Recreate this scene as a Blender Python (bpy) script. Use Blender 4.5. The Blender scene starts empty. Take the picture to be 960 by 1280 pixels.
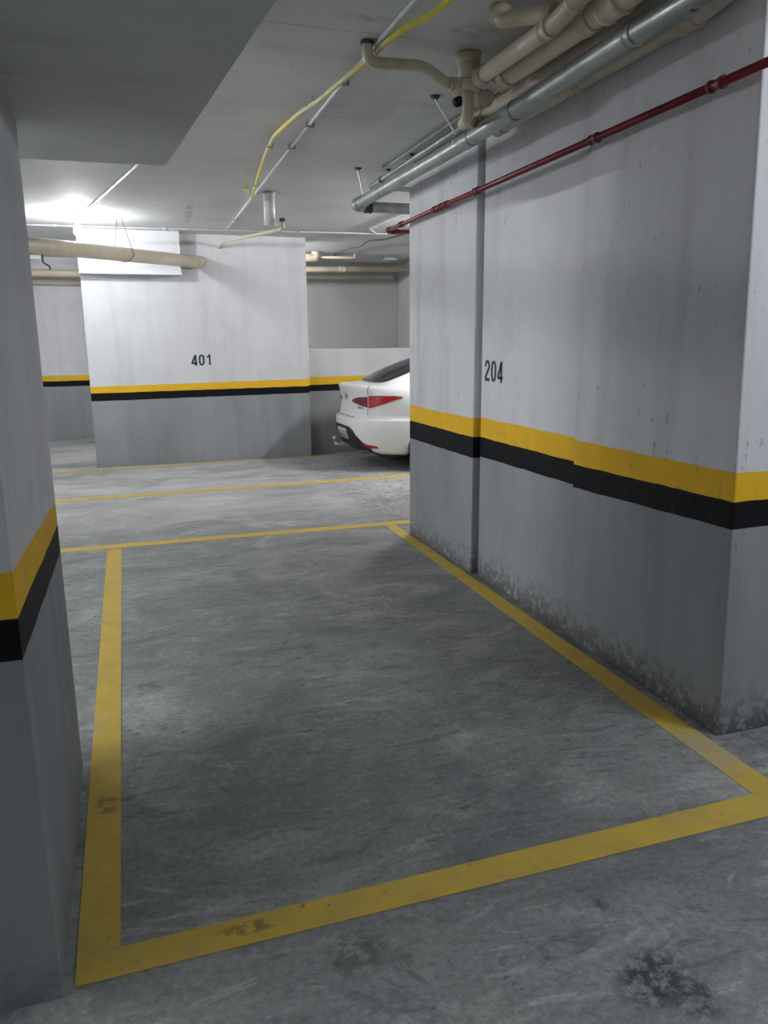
import bpy, bmesh, math, random
from mathutils import Vector, Matrix
random.seed(7)
S = bpy.context.scene
COL = S.collection
PI = math.pi

# ------------------------------------------------------------------ helpers
class MB:
    """collects shapes, then links them as one mesh object"""
    def __init__(self):
        self.bm = bmesh.new()

    def poly(self, pts):
        return self.bm.faces.new([self.bm.verts.new(p) for p in pts])

    def prism(self, lo, hi):
        """lo / hi: equal-length lists of 3D points, counter-clockwise from above"""
        b = [self.bm.verts.new(p) for p in lo]
        t = [self.bm.verts.new(p) for p in hi]
        n = len(lo)
        self.bm.faces.new(b[::-1]); self.bm.faces.new(t)
        for i in range(n):
            j = (i + 1) % n
            self.bm.faces.new([b[i], b[j], t[j], t[i]])
        return self

    def plan(self, xy, z0, z1):
        return self.prism([(x, y, z0) for x, y in xy], [(x, y, z1) for x, y in xy])

    def box(self, x0, x1, y0, y1, z0, z1):
        return self.plan([(x0, y0), (x1, y0), (x1, y1), (x0, y1)], z0, z1)

    def tube(self, pts, r, seg=20, fillet=0.0, radii=None):
        pts = [Vector(p) for p in pts]
        if fillet > 0 and len(pts) > 2:
            out = [pts[0]]
            for i in range(1, len(pts) - 1):
                p, a, b = pts[i], pts[i - 1], pts[i + 1]
                da, db = (a - p), (b - p)
                f = min(fillet, da.length * .48, db.length * .48)
                s, e = p + da.normalized() * f, p + db.normalized() * f
                for k in range(9):
                    t = k / 8
                    out.append((1 - t) ** 2 * s + 2 * t * (1 - t) * p + t * t * e)
            out.append(pts[-1]); pts = out
        n = len(pts)
        tan = []
        for i in range(n):
            d = (pts[min(i + 1, n - 1)] - pts[max(i - 1, 0)])
            tan.append(d.normalized())
        up = Vector((0, 0, 1)) if abs(tan[0].z) < .9 else Vector((1, 0, 0))
        nrm = (up - tan[0] * up.dot(tan[0])).normalized()
        rings = []
        for i in range(n):
            nrm = (nrm - tan[i] * nrm.dot(tan[i])).normalized()
            bi = tan[i].cross(nrm)
            rr = radii[i] if radii else r
            rings.append([self.bm.verts.new(pts[i] + (nrm * math.cos(2 * PI * k / seg) + bi * math.sin(2 * PI * k / seg)) * rr) for k in range(seg)])
        for i in range(n - 1):
            for k in range(seg):
                l = (k + 1) % seg
                f = self.bm.faces.new([rings[i][k], rings[i][l], rings[i + 1][l], rings[i + 1][k]])
                f.smooth = True
        self.bm.faces.new(rings[0][::-1]); self.bm.faces.new(rings[-1])
        return self

    def lathe(self, prof, origin=(0, 0, 0), axis=(0, 0, 1), seg=32):
        """prof: list of (radius, height along axis)"""
        o, a = Vector(origin), Vector(axis).normalized()
        up = Vector((0, 0, 1)) if abs(a.z) < .9 else Vector((1, 0, 0))
        n1 = (up - a * up.dot(a)).normalized(); n2 = a.cross(n1)
        rings = []
        for r, h in prof:
            if r < 1e-6:
                rings.append([self.bm.verts.new(o + a * h)])
            else:
                rings.append([self.bm.verts.new(o + a * h + (n1 * math.cos(2 * PI * k / seg) + n2 * math.sin(2 * PI * k / seg)) * r) for k in range(seg)])
        for i in range(len(rings) - 1):
            A, B = rings[i], rings[i + 1]
            for k in range(seg):
                l = (k + 1) % seg
                if len(A) == 1 and len(B) == 1: continue
                if len(A) == 1: f = self.bm.faces.new([A[0], B[l], B[k]])
                elif len(B) == 1: f = self.bm.faces.new([A[k], A[l], B[0]])
                else: f = self.bm.faces.new([A[k], A[l], B[l], B[k]])
                f.smooth = True
        if len(rings[0]) > 1: self.bm.faces.new(rings[0][::-1])
        if len(rings[-1]) > 1: self.bm.faces.new(rings[-1])
        return self

    def grid(self, rows, closed=False):
        V = [[self.bm.verts.new(p) for p in r] for r in rows]
        for i in range(len(V) - 1):
            m = len(V[i])
            for k in range(m if closed else m - 1):
                l = (k + 1) % m
                f = self.bm.faces.new([V[i][k], V[i][l], V[i + 1][l], V[i + 1][k]])
                f.smooth = True
        return V

    def shell(self, rows, normal_off):
        """grid with thickness: rows of points plus rows pushed along an offset function"""
        V = self.grid(rows)
        W = self.grid([[normal_off(Vector(p)) for p in r][::-1] for r in rows])
        def edge(a, b):
            for i in range(len(a) - 1):
                self.bm.faces.new([a[i + 1], a[i], b[i], b[i + 1]])
        W = [w[::-1] for w in W]
        edge(V[0], W[0]); edge(W[-1], V[-1])
        edge([w[0] for w in W], [v[0] for v in V]); edge([v[-1] for v in V], [w[-1] for w in W])
        return self

    def build(self, name, mat, parent=None, bevel=0.0, loc=None):
        bmesh.ops.recalc_face_normals(self.bm, faces=self.bm.faces[:])
        me = bpy.data.meshes.new(name)
        self.bm.to_mesh(me); self.bm.free()
        ob = bpy.data.objects.new(name, me)
        COL.objects.link(ob)
        if mat: me.materials.append(mat)
        if parent is not None:
            ob.parent = parent
            ob.matrix_parent_inverse = parent.matrix_basis.inverted()
        if bevel:
            m = ob.modifiers.new('bevel', 'BEVEL'); m.width = bevel; m.segments = 2; m.limit_method = 'ANGLE'
        return ob

def tag(o, label, cat, group=None, kind=None):
    o['label'] = label; o['category'] = cat
    if group: o['group'] = group
    if kind: o['kind'] = kind
    return o

def thing(name, label, cat, loc, group=None):
    o = bpy.data.objects.new(name, None); COL.objects.link(o)
    o.empty_display_size = .1
    o.location = loc
    return tag(o, label, cat, group)

def struct(o, label, cat):
    o['kind'] = 'structure'; o['label'] = label; o['category'] = cat
    return o

# ------------------------------------------------------------------ materials
class N:
    def __init__(self, name):
        self.m = bpy.data.materials.new(name); self.m.use_nodes = True
        self.t = self.m.node_tree; self.b = self.t.nodes['Principled BSDF']
        self.out = self.t.nodes['Material Output']
        self.geo = None
    def new(self, t, **kw):
        n = self.t.nodes.new(t)
        for k, v in kw.items(): setattr(n, k, v)
        return n
    def link(self, a, b): self.t.links.new(a, b)
    def put(self, sock, v):
        if isinstance(v, bpy.types.NodeSocket): self.link(v, sock)
        elif v is not None: sock.default_value = v
    def pos(self):
        if not self.geo: self.geo = self.new('ShaderNodeTexCoord').outputs['Object']
        return self.geo
    def xyz(self):
        s = self.new('ShaderNodeSeparateXYZ'); self.link(self.pos(), s.inputs[0]); return s.outputs
    def math(self, op, a, b=None, c=None, clamp=False):
        n = self.new('ShaderNodeMath', operation=op, use_clamp=clamp)
        self.put(n.inputs[0], a); self.put(n.inputs[1], b)
        if c is not None: self.put(n.inputs[2], c)
        return n.outputs[0]
    def noise(self, scale, detail=4, rough=.6, vec=None, dist=0.0, stretch=None):
        v = vec if vec is not None else self.pos()
        if stretch:
            mp = self.new('ShaderNodeMapping'); self.link(v, mp.inputs[0]); mp.inputs['Scale'].default_value = stretch; v = mp.outputs[0]
        n = self.new('ShaderNodeTexNoise'); self.link(v, n.inputs['Vector'])
        n.inputs['Scale'].default_value = scale; n.inputs['Detail'].default_value = detail
        n.inputs['Roughness'].default_value = rough; n.inputs['Distortion'].default_value = dist
        return n.outputs[0]
    def ramp(self, f, stops):
        r = self.new('ShaderNodeValToRGB'); self.put(r.inputs[0], f)
        e = r.color_ramp.elements
        while len(e) < len(stops): e.new(.5)
        for el, (p, c) in zip(e, stops):
            el.position = p; el.color = (c[0], c[1], c[2], 1) if not isinstance(c, (int, float)) else (c, c, c, 1)
        return r.outputs[0]
    def remap(self, f, a, b, c=0.0, d=1.0):
        n = self.new('ShaderNodeMapRange'); self.put(n.inputs[0], f)
        for i, v in enumerate((a, b, c, d)): n.inputs[i + 1].default_value = v
        return n.outputs[0]
    def mix(self, f, a, b, mode='MIX'):
        n = self.new('ShaderNodeMix', data_type='RGBA', blend_type=mode)
        self.put(n.inputs[0], f)
        for s, v in ((n.inputs[6], a), (n.inputs[7], b)):
            if isinstance(v, tuple) and len(v) == 3: v = (*v, 1)
            self.put(s, v)
        return n.outputs[2]
    def bump(self, h, strength=.2, dist=.01):
        n = self.new('ShaderNodeBump'); self.put(n.inputs['Height'], h)
        n.inputs['Strength'].default_value = strength; n.inputs['Distance'].default_value = dist
        self.link(n.outputs[0], self.b.inputs['Normal'])
    def done(self, col, rough=.6, metal=0.0):
        if isinstance(col, tuple): col = (*col[:3], 1)
        self.put(self.b.inputs['Base Color'], col); self.put(self.b.inputs['Roughness'], rough)
        self.b.inputs['Metallic'].default_value = metal
        return self.m

def blob(n, x, y, rx, ry, ang=0.0):
    """0..1 mask, an ellipse on the ground around (x, y), edges broken by noise"""
    o = n.xyz()
    dx = n.math('SUBTRACT', o[0], x); dy = n.math('SUBTRACT', o[1], y)
    c, s = math.cos(ang), math.sin(ang)
    a = n.math('ADD', n.math('MULTIPLY', dx, c / rx), n.math('MULTIPLY', dy, s / rx))
    b = n.math('ADD', n.math('MULTIPLY', dx, -s / ry), n.math('MULTIPLY', dy, c / ry))
    d = n.math('ADD', n.math('MULTIPLY', a, a), n.math('MULTIPLY', b, b))
    return n.remap(d, 1.0, .25)

def simple(name, col, rough=.5, metal=0.0, var=.12, scale=12.0):
    n = N(name)
    f = n.noise(scale, 5)
    dark = tuple(c * (1 - var) for c in col); lite = tuple(min(1, c * (1 + var)) for c in col)
    return n.done(n.ramp(f, [(.3, dark), (.7, lite)]), rough, metal)

WHITE = (.60, .608, .635); YEL = (.72, .43, .025); BLK = (.0055, .006, .0075); GREY = (.258, .270, .284)

def paint(name, axis, ta, sa, tb, sb, base_dirt=.55, grimy=0.0, chips=.5):
    """wall paint: white over a yellow and a black band over grey; the band heights run from sa at ta to sb at tb"""
    n = N(name)
    o = n.xyz(); t = o[axis]; z = o[2]
    wob = n.math('MULTIPLY', n.math('SUBTRACT', n.noise(6, 2, .5), .5), .012)
    zz = n.math('ADD', z, wob)
    def over(i):
        k = (sb[i] - sa[i]) / (tb - ta)
        lvl = n.math('ADD', n.math('MULTIPLY', t, k), sa[i] - k * ta)
        return n.math('MULTIPLY', n.math('SUBTRACT', zz, lvl), 400.0, clamp=True)
    big = n.noise(1.3, 4, .55, stretch=(1, 1, .45)); fine = n.noise(30, 4, .7)
    streak = n.noise(5, 4, .6, stretch=(1, 1, .07))
    white = n.mix(n.remap(big, .35, .7), WHITE, tuple(c * .9 for c in WHITE))
    white = n.mix(n.math('MULTIPLY', n.remap(streak, .48, .72), .30 + grimy * .5), white, (.36, .365, .37))
    cloud = n.noise(2.4, 6, .7, dist=.6)
    white = n.mix(n.math('MULTIPLY', n.remap(cloud, .52, .7), .22 + grimy * .4), white, (.34, .34, .34))
    grey = n.mix(n.remap(big, .32, .7), tuple(c * 1.1 for c in GREY), tuple(c * .8 for c in GREY))
    grey = n.mix(n.math('MULTIPLY', n.remap(streak, .5, .7), .4), grey, tuple(c * .62 for c in GREY))
    # splashed cement and dirt near the ground
    pit = n.remap(n.noise(22, 5, .75), .55, .7)
    low = n.math('MULTIPLY', n.remap(z, .26, .0), n.remap(n.math('ADD', n.noise(22, 5, .75), n.math('MULTIPLY', n.remap(z, .22, .0), .16)), .52, .64))
    grey = n.mix(n.math('MULTIPLY', low, base_dirt, clamp=True), grey, (.06, .06, .06))
    yel = n.mix(n.remap(n.noise(9, 4), .35, .75), YEL, tuple(c * .86 for c in YEL))
    c = n.mix(over(0), grey, BLK)
    c = n.mix(over(1), c, yel)
    c = n.mix(over(2), c, white)
    # small chips and scuffs over everything
    chip = n.remap(n.noise(30, 4, .65, stretch=(1, 1, .4)), .63, .665)
    sc = n.math('MULTIPLY', chip, n.remap(n.noise(2.2, 2), .45, .65))
    c = n.mix(n.math('MULTIPLY', sc, chips), c, (.07, .07, .075))
    n.bump(n.math('ADD', n.math('MULTIPLY', fine, .25), n.math('MULTIPLY', big, 1.0)), .35, .012)
    n.b.inputs['Specular IOR Level'].default_value = .12
    return n.done(c, .62)

def plain_paint(name, col, rough=.7):
    n = N(name)
    big = n.noise(1.5, 4, .6); fine = n.noise(30, 4, .7)
    c = n.mix(n.remap(big, .35, .7), col, tuple(x * .88 for x in col))
    n.bump(fine, .2, .006)
    return n.done(c, rough)

def floor_mat():
    n = N('floor_concrete')
    o = n.xyz()
    big = n.noise(.55, 5, .6); mid = n.noise(2.6, 6, .65, dist=.8); fine = n.noise(45, 5, .75)
    swirl = n.noise(1.7, 7, .7, dist=2.6, stretch=(1, 1.9, 1))
    patch = n.noise(1.15, 8, .68, dist=1.4, stretch=(1, 1.5, 1)); trowel = n.noise(3.2, 8, .74, dist=3.2, stretch=(.55, 1.6, 1))
    c = n.ramp(mid, [(.25, (.155, .163, .163)), (.5, (.215, .222, .221)), (.75, (.285, .288, .283))])
    c = n.mix(n.remap(big, .35, .7), c, (.185, .194, .195))
    c = n.mix(n.math('MULTIPLY', n.remap(patch, .5, .64), .7), c, (.112, .119, .122))
    c = n.mix(n.math('MULTIPLY', n.remap(patch, .46, .33), .65), c, (.39, .392, .385))
    c = n.mix(n.math('MULTIPLY', n.remap(trowel, .55, .63), .7), c, (.088, .093, .096))
    c = n.mix(n.math('MULTIPLY', n.remap(trowel, .43, .33), .55), c, (.42, .42, .41))
    c = n.mix(n.math('MULTIPLY', n.remap(swirl, .56, .72), .4), c, (.13, .137, .14))
    # worn-in dirt inside the bay
    wear = n.math('MULTIPLY', blob(n, .95, 3.9, 1.2, 2.6), n.remap(n.noise(1.4, 5, .7, dist=1.2), .42, .72))
    c = n.mix(n.math('MULTIPLY', wear, .55), c, (.12, .125, .127))
    # driven lane further on: dusty, and lightened to stand for stronger light
    dust_light = n.math('MULTIPLY', n.remap(o[1], 6.2, 7.6), n.remap(n.noise(1.1, 4, .6, stretch=(.8, 1.6, 1)), .25, .7))
    c = n.mix(n.math('MULTIPLY', dust_light, .72), c, (.56, .555, .55))
    # dark crumbly pits and flecks
    pits = n.math('MULTIPLY', n.remap(n.noise(15, 5, .72, stretch=(.7, 1.5, 1)), .60, .67), n.remap(n.noise(1.5, 3, .6), .45, .6))
    c = n.mix(n.math('MULTIPLY', pits, .95), c, (.06, .064, .066))
    fleck = n.remap(n.noise(75, 2, .5), .77, .80)
    c = n.mix(n.math('MULTIPLY', fleck, .7), c, (.6, .6, .6))
    grain = n.remap(fine, .3, .7, .7, 1.36)
    c = n.mix(1.0, c, grain, 'MULTIPLY')
    # named marks: scraped pads near the camera and in the bay
    for (x, y, rx, ry, a, k, col) in (
            (1.17, 1.36, .13, .10, .4, 1.0, (.035, .037, .039)), (1.235, 1.27, .08, .07, .4, .9, (.04, .042, .044)),
            (.47, 1.68, .11, .09, .1, .9, (.09, .095, .09)), (1.19, 1.63, .035, .03, .5, .9, (.07, .075, .07)),
            (.30, 1.50, .10, .05, .3, .5, (.10, .105, .105)),
            (.72, 5.05, .12, .5, .1, .6, (.11, .115, .115)), (1.55, 4.2, .35, .45, .3, .5, (.12, .125, .125)),
            (.35, 2.6, .35, .4, .1, .6, (.115, .12, .122)),
            (1.80, 1.95, .10, .06, .2, .5, (.14, .14, .14))):
        m = n.math('MULTIPLY', blob(n, x, y, rx, ry, a), n.remap(n.noise(22, 5, .75), .44, .54))
        c = n.mix(n.math('MULTIPLY', m, k), c, col)
    for (x, y, rx, ry, a, k) in ((1.16, 6.68, .30, .17, 0, .8), (2.25, 2.0, .25, .14, .4, .5), (1.9, 3.0, .2, .5, .5, .25), (.85, 3.05, .35, .2, .3, .25)):
        m = n.math('MULTIPLY', blob(n, x, y, rx, ry, a), n.remap(n.noise(9, 5, .7, stretch=(.7, 2.2, 1)), .5, .6))
        c = n.mix(n.math('MULTIPLY', m, k), c, (.55, .55, .54))
    # cement droppings along the foot of the right wall
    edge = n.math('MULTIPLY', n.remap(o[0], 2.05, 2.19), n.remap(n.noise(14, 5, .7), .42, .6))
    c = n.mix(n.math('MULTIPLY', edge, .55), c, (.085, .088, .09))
    h = n.math('ADD', n.math('MULTIPLY', fine, .35), n.math('MULTIPLY', mid, .6))
    n.bump(h, .45, .012)
    return n.done(c, n.remap(swirl, .3, .7, .5, .75))

def ceiling_mat(name, base):
    n = N(name)
    o = n.xyz()
    big = n.noise(.9, 5, .6); fine = n.noise(25, 5, .7)
    board = n.noise(2.5, 5, .65, stretch=(.35, 2.4, 1))
    c = n.mix(n.remap(big, .35, .7), base, tuple(x * .8 for x in base))
    c = n.mix(n.math('MULTIPLY', n.remap(board, .55, .75), .45), c, tuple(x * .62 for x in base))
    # faint lines left by the formwork boards
    w = n.math('FRACT', n.math('MULTIPLY', o[1], .82))
    ln = n.math('MULTIPLY', n.math('LESS_THAN', w, .012), n.remap(n.noise(1.6, 3), .45, .6))
    c = n.mix(n.math('MULTIPLY', ln, .5), c, tuple(x * .45 for x in base))
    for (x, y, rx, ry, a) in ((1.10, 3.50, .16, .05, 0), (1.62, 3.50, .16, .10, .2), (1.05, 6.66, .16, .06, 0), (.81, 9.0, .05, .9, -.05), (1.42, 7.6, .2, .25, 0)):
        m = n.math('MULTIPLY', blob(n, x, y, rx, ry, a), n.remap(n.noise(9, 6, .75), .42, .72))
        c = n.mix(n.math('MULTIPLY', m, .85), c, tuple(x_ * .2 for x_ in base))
    n.bump(n.math('ADD', fine, board), .3, .01)
    return n.done(c, .75)

def road_paint(name):
    n = N(name)
    f = n.noise(7, 6, .7); g = n.noise(60, 4, .7)
    c = n.mix(n.remap(f, .4, .72), (.56, .39, .055), (.43, .31, .07))
    wearm = n.math('MULTIPLY', n.remap(n.noise(2.1, 6, .7, dist=.6), .54, .70), n.remap(g, .35, .6))
    c = n.mix(n.math('MULTIPLY', wearm, .65), c, (.30, .285, .24))
    spots = n.remap(n.noise(28, 3, .6), .68, .73)
    c = n.mix(n.math('MULTIPLY', spots, .7), c, (.12, .10, .05))
    c = n.mix(n.math('MULTIPLY', n.math('ADD', n.math('MULTIPLY', blob(n, -.17, 2.62, .05, .07), n.remap(n.noise(30, 4), .45, .55)),
              n.math('MULTIPLY', blob(n, .22, 1.87, .10, .03), n.remap(n.noise(30, 4), .45, .55))), .75), c, (.16, .10, .03))
    c = n.mix(n.math('MULTIPLY', blob(n, 2.08, 2.22, .16, .20), .55), c, (.36, .33, .27))
    n.bump(g, .4, .006)
    return n.done(c, .68)

def galv_mat():
    n = N('galvanised_steel')
    sp = n.noise(10, 5, .6); ban = n.noise(3, 3, .5, stretch=(.1, 1, .1))
    c = n.mix(n.remap(sp, .35, .7), (.36, .40, .385), (.25, .29, .28))
    c = n.mix(n.math('MULTIPLY', n.remap(n.noise(14, 4, .6), .68, .72), .9), c, (.03, .035, .03))
    c = n.mix(n.math('MULTIPLY', n.remap(ban, .5, .6), .25), c, (.6, .6, .56))
    return n.done(c, n.remap(sp, .3, .7, .28, .5), .55)

def pvc_mat():
    n = N('cream_pvc')
    f = n.noise(5, 5, .65)
    c = n.mix(n.remap(f, .35, .7), (.58, .515, .40), (.46, .405, .31))
    c = n.mix(n.math('MULTIPLY', n.remap(n.noise(12, 5, .7), .6, .75), .5), c, (.20, .17, .12))
    return n.done(c, .42)

def hose_mat():
    n = N('yellow_hose')
    o = n.xyz()
    c = n.mix(n.remap(n.noise(2.2, 4, .6), .42, .55), (.72, .62, .06), (.62, .56, .34))
    n.bump(n.math('SINE', n.math('MULTIPLY', o[1], 420.0)), .5, .004)
    return n.done(c, .5)

def emit(name, col, s):
    n = N(name)
    n.put(n.b.inputs['Emission Color'], (*col, 1)); n.b.inputs['Emission Strength'].default_value = s
    return n.done((.9, .9, .9), .3)

def glass_dark():
    n = N('dark_glass')
    m = n.done(n.ramp(n.noise(3), [(.3, (.018, .02, .022)), (.7, (.026, .028, .03))]), .07)
    n.b.inputs['Specular IOR Level'].default_value = .5
    return m

def carpaint():
    n = N('white_car_paint')
    f = n.noise(2, 3)
    m = n.done(n.mix(f, (.66, .665, .675), (.70, .70, .705)), .28)
    n.b.inputs['Coat Weight'].default_value = .6; n.b.inputs['Coat Roughness'].default_value = .06
    return m

def lens(name, a, b, rough=.18):
    n = N(name)
    m = n.done(n.mix(n.remap(n.noise(9, 3), .35, .7), a, b), rough)
    n.b.inputs['Coat Weight'].default_value = .5
    return m

M_FLOOR = floor_mat()
M_CEIL = ceiling_mat('ceiling_concrete', (.66, .675, .68))
M_SOFF = ceiling_mat('beam_concrete', (.62, .645, .64))
M_LINE = road_paint('yellow_floor_paint')
M_GALV = galv_mat(); M_PVC = pvc_mat(); M_HOSE = hose_mat()
M_PVCW = simple('white_pvc', (.66, .67, .68), .4)
M_COND = simple('conduit_white', (.60, .62, .64), .45)
M_CONDG = simple('conduit_grey', (.40, .41, .42), .5)
M_RED = simple('red_enamel', (.16, .006, .016), .28, 0, .2, 9)
M_DKRED = simple('red_fitting', (.10, .004, .010), .35, 0, .2, 20)
M_STRAP = simple('steel_strap', (.72, .73, .74), .3, .6)
M_DARK = simple('dark_iron', (.05, .052, .052), .6)
M_STEEL = simple('dull_steel', (.34, .35, .35), .45, .6)
M_BLACK = simple('black_plastic', (.012, .012, .013), .55)
M_RUBBER = simple('tyre_rubber', (.015, .015, .016), .8)
M_NUM = simple('black_stencil_paint', (.022, .023, .027), .6)
M_CHROME = simple('chrome_trim', (.70, .71, .72), .12, 1.0, .05)
M_ALLOY = simple('alloy_wheel', (.45, .46, .47), .35, .7)
M_CAR = carpaint(); M_GLASS = glass_dark()
M_LENS1 = lens('lid_lens', (.12, .008, .016), (.17, .012, .022))
M_LENS2 = lens('outer_lens', (.30, .006, .012), (.48, .01, .018))
M_PLATE = simple('plate_face', (.40, .41, .42), .5, 0, .05)
M_INK = simple('plate_ink', (.05, .05, .055), .6)
M_SOCK = simple('lamp_socket_plastic', (.7, .7, .7), .5)

ZC = 2.948

# ------------------------------------------------------------------ setting
struct(MB().box(-6, 10, -6.5, 14.4, -.2, 0).build('floor', M_FLOOR), 'grey stained concrete floor of the parking garage', 'floor')
struct(MB().box(-6, 10, -6.5, 14.4, ZC, ZC + .25).build('ceiling', M_CEIL), 'pale grey raw concrete ceiling with board marks', 'ceiling')
SOFF = 2.30
xs = lambda y: .232 + (.367 - .232) * (3.466 - y) / (3.466 - 1.79)
b = MB()
b.plan([(-.95, -6.4), (xs(-6.4), -6.4), (xs(3.466), 3.466), (-.31, 3.494), (-.95, 3.51)], SOFF, ZC - .0005)
struct(b.build('ceiling_beam', M_SOFF), 'dark dropped concrete soffit at the upper left', 'beam')

M_WL = paint('wall_paint_pillar', 1, 1.79, (.905, 1.005, 1.11), 2.912, (.862, .962, 1.05), .3, 0, .08)
struct(MB().box(-.92, -.262, 1.79, 2.912, 0, SOFF - .0005).build('wall_left', M_WL), 'striped pillar close on the left under the dark soffit', 'wall')

# right wall: a near stretch, a set-back middle stretch and a far column, each painted in turn
M_WR1 = paint('wall_paint_near', 1, 2.30, (.868, .976, 1.088), 3.45, (.835, .957, 1.085), .85, .2)
M_WR2 = paint('wall_paint_middle', 1, 3.45, (.838, .962, 1.09), 4.65, (.83, .962, 1.092), .85, 0, .35)
M_WR3 = paint('wall_paint_column', 1, 4.7, (.815, .957, 1.083), 5.92, (.812, .957, 1.083), .8, .25, .9)
XN, XM, XF, XR = 2.205, 2.238, 2.200, 4.6
ys = 3.47
yn0, yn1 = 2.30, 2.40
b = MB()
b.prism([(XN, yn0, 0), (XR, yn0, 0), (XR, ys, 0), (XN, ys, 0)],
        [(XN, yn1, ZC - .001), (XR, yn1, ZC - .001), (XR, ys, ZC - .001), (XN, ys, ZC - .001)])
struct(b.build('wall_right', M_WR1, bevel=.008), 'near stretch of the right wall with its pale end face', 'wall')
struct(MB().box(XM, XR, ys + .001, 4.66, 0, ZC - .001).build('wall_right', M_WR2), 'middle stretch of the right wall marked 204', 'wall')
struct(MB().box(XF, XR, 4.70, 5.92, 0, ZC - .001).build('wall_right', M_WR3, bevel=.008), 'far column at the end of the right wall', 'wall')
struct(MB().box(XM + .05, XR, 4.6605, 4.6995, 0, ZC - .001).build('trim_1', M_DARK), 'vertical joint coloured dark for shade between the right wall and its far column', 'joint')  # dark colour stands for the shade in the recess beside the column

M_WC = paint('wall_paint_block', 0, -.404, (.862, .963, 1.046), 2.466, (.890, .985, 1.082), .15, 0, .08)
struct(MB().box(-.404, 2.458, 10.61, 11.05, 0, ZC - .001).build('wall_center', M_WC), 'broad striped pillar marked 401 across the lane', 'wall')
M_WHITE = plain_paint('white_wall_paint', WHITE)
struct(MB().box(-.405, .800, 10.40, 10.609, 2.425, ZC - .001).build('trim_2', M_WHITE), 'white boxed beam end high on the pillar marked 401', 'beam')
M_WB = paint('wall_paint_back', 0, -1.18, (.89, .981, 1.071), -.6, (.892, .984, 1.075), .1, 0, .08)
struct(MB().box(-6, 1.2, 13.95, 14.2, 0, ZC - .001).build('wall_back', M_WB), 'striped wall in the gap left of the pillar marked 401', 'wall')
M_WP = paint('wall_paint_parapet', 0, 2.47, (.893, .985, 1.095), 4.0, (.90, .99, 1.10), .15, 0, .08)
struct(MB().box(2.459, 9.9, 10.86, 11.04, 0, 1.485).build('wall_parapet', M_WP), 'low striped parapet wall behind the white car', 'wall')
M_GW = plain_paint('grey_wall_plaster', (.40, .40, .405))
struct(MB().box(1.3, 4.81, 13.6, 13.9, 0, ZC - .001).build('wall_far', M_GW), 'plain grey wall beyond the low parapet', 'wall')
struct(MB().box(4.815, 5.1, 11.2, 13.9, 0, ZC - .001).build('wall_return', M_GW), 'grey return wall at the far right beyond the parapet', 'wall')
struct(MB().box(-6.25, -6.001, -6.5, 14.4, 0, ZC).build('wall_side', M_WHITE), 'white boundary wall out of sight on the left', 'wall')
struct(MB().box(10.001, 10.25, -6.5, 14.4, 0, ZC).build('wall_side', M_WHITE), 'white boundary wall out of sight on the right', 'wall')
struct(MB().box(-6, 10, -6.75, -6.501, 0, ZC).build('wall_front', M_WHITE), 'white boundary wall behind the camera', 'wall')
struct(MB().box(-6, 10, 14.401, 14.6, 0, ZC).build('wall_end', M_GW), 'grey boundary wall closing the far end', 'wall')

# ------------------------------------------------------------------ painted floor lines
LT = .0025
def line(pts, label):
    o = MB().plan(pts, .0004, LT).build('floor_line', M_LINE)
    return tag(o, label, 'floor line', 'yellow painted floor lines')
line([(-.236, 1.815), (-.229, 1.915), (-.125, 1.915), (-.114, 6.255), (-.222, 6.255)], 'yellow line along the left side of the empty bay beside the pillar')
line([(-.236, 1.813), (2.02, 1.803), (2.30, 1.80), (2.30, 1.925), (2.025, 1.925), (-.229, 1.914)], 'broad yellow line across the near end of the empty bay')
line([(2.027, 1.9255), (2.15, 1.9255), (2.192, 6.255), (2.10, 6.255)], 'yellow line along the foot of the right wall')
line([(-1.6, 6.300), (2.6, 6.258), (2.6, 6.375), (-1.6, 6.440)], 'yellow line across the far end of the empty bay')
line([(-1.6, 8.36), (4.6, 8.60), (4.6, 8.73), (-1.6, 8.50)], 'thin yellow line across the middle of the far lane')
line([(-1.6, 10.26), (2.9, 10.57), (2.9, 10.60), (2.45, 10.60), (-1.6, 10.36)], 'thin yellow line along the foot of the pillar marked 401')

# ------------------------------------------------------------------ stencilled numbers
def stroke(mb, pts, w, place):
    """a ribbon of width w along 2D points, given depth"""
    n = len(pts); L, R = [], []
    for i in range(n):
        a, c = pts[max(i - 1, 0)], pts[min(i + 1, n - 1)]
        dx, dy = c[0] - a[0], c[1] - a[1]; l = math.hypot(dx, dy) or 1
        nx, ny = -dy / l * w / 2, dx / l * w / 2
        L.append((pts[i][0] + nx, pts[i][1] + ny)); R.append((pts[i][0] - nx, pts[i][1] - ny))
    for d in (0, 1):
        for i in range(n - 1):
            mb.poly([place(*L[i], d), place(*R[i], d), place(*R[i + 1], d), place(*L[i + 1], d)])
    for i in range(n - 1):
        mb.poly([place(*L[i], 0), place(*L[i + 1], 0), place(*L[i + 1], 1), place(*L[i], 1)])
        mb.poly([place(*R[i], 0), place(*R[i + 1], 0), place(*R[i + 1], 1), place(*R[i], 1)])
    for i in (0, n - 1):
        mb.poly([place(*L[i], 0), place(*R[i], 0), place(*R[i], 1), place(*L[i], 1)])

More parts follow.
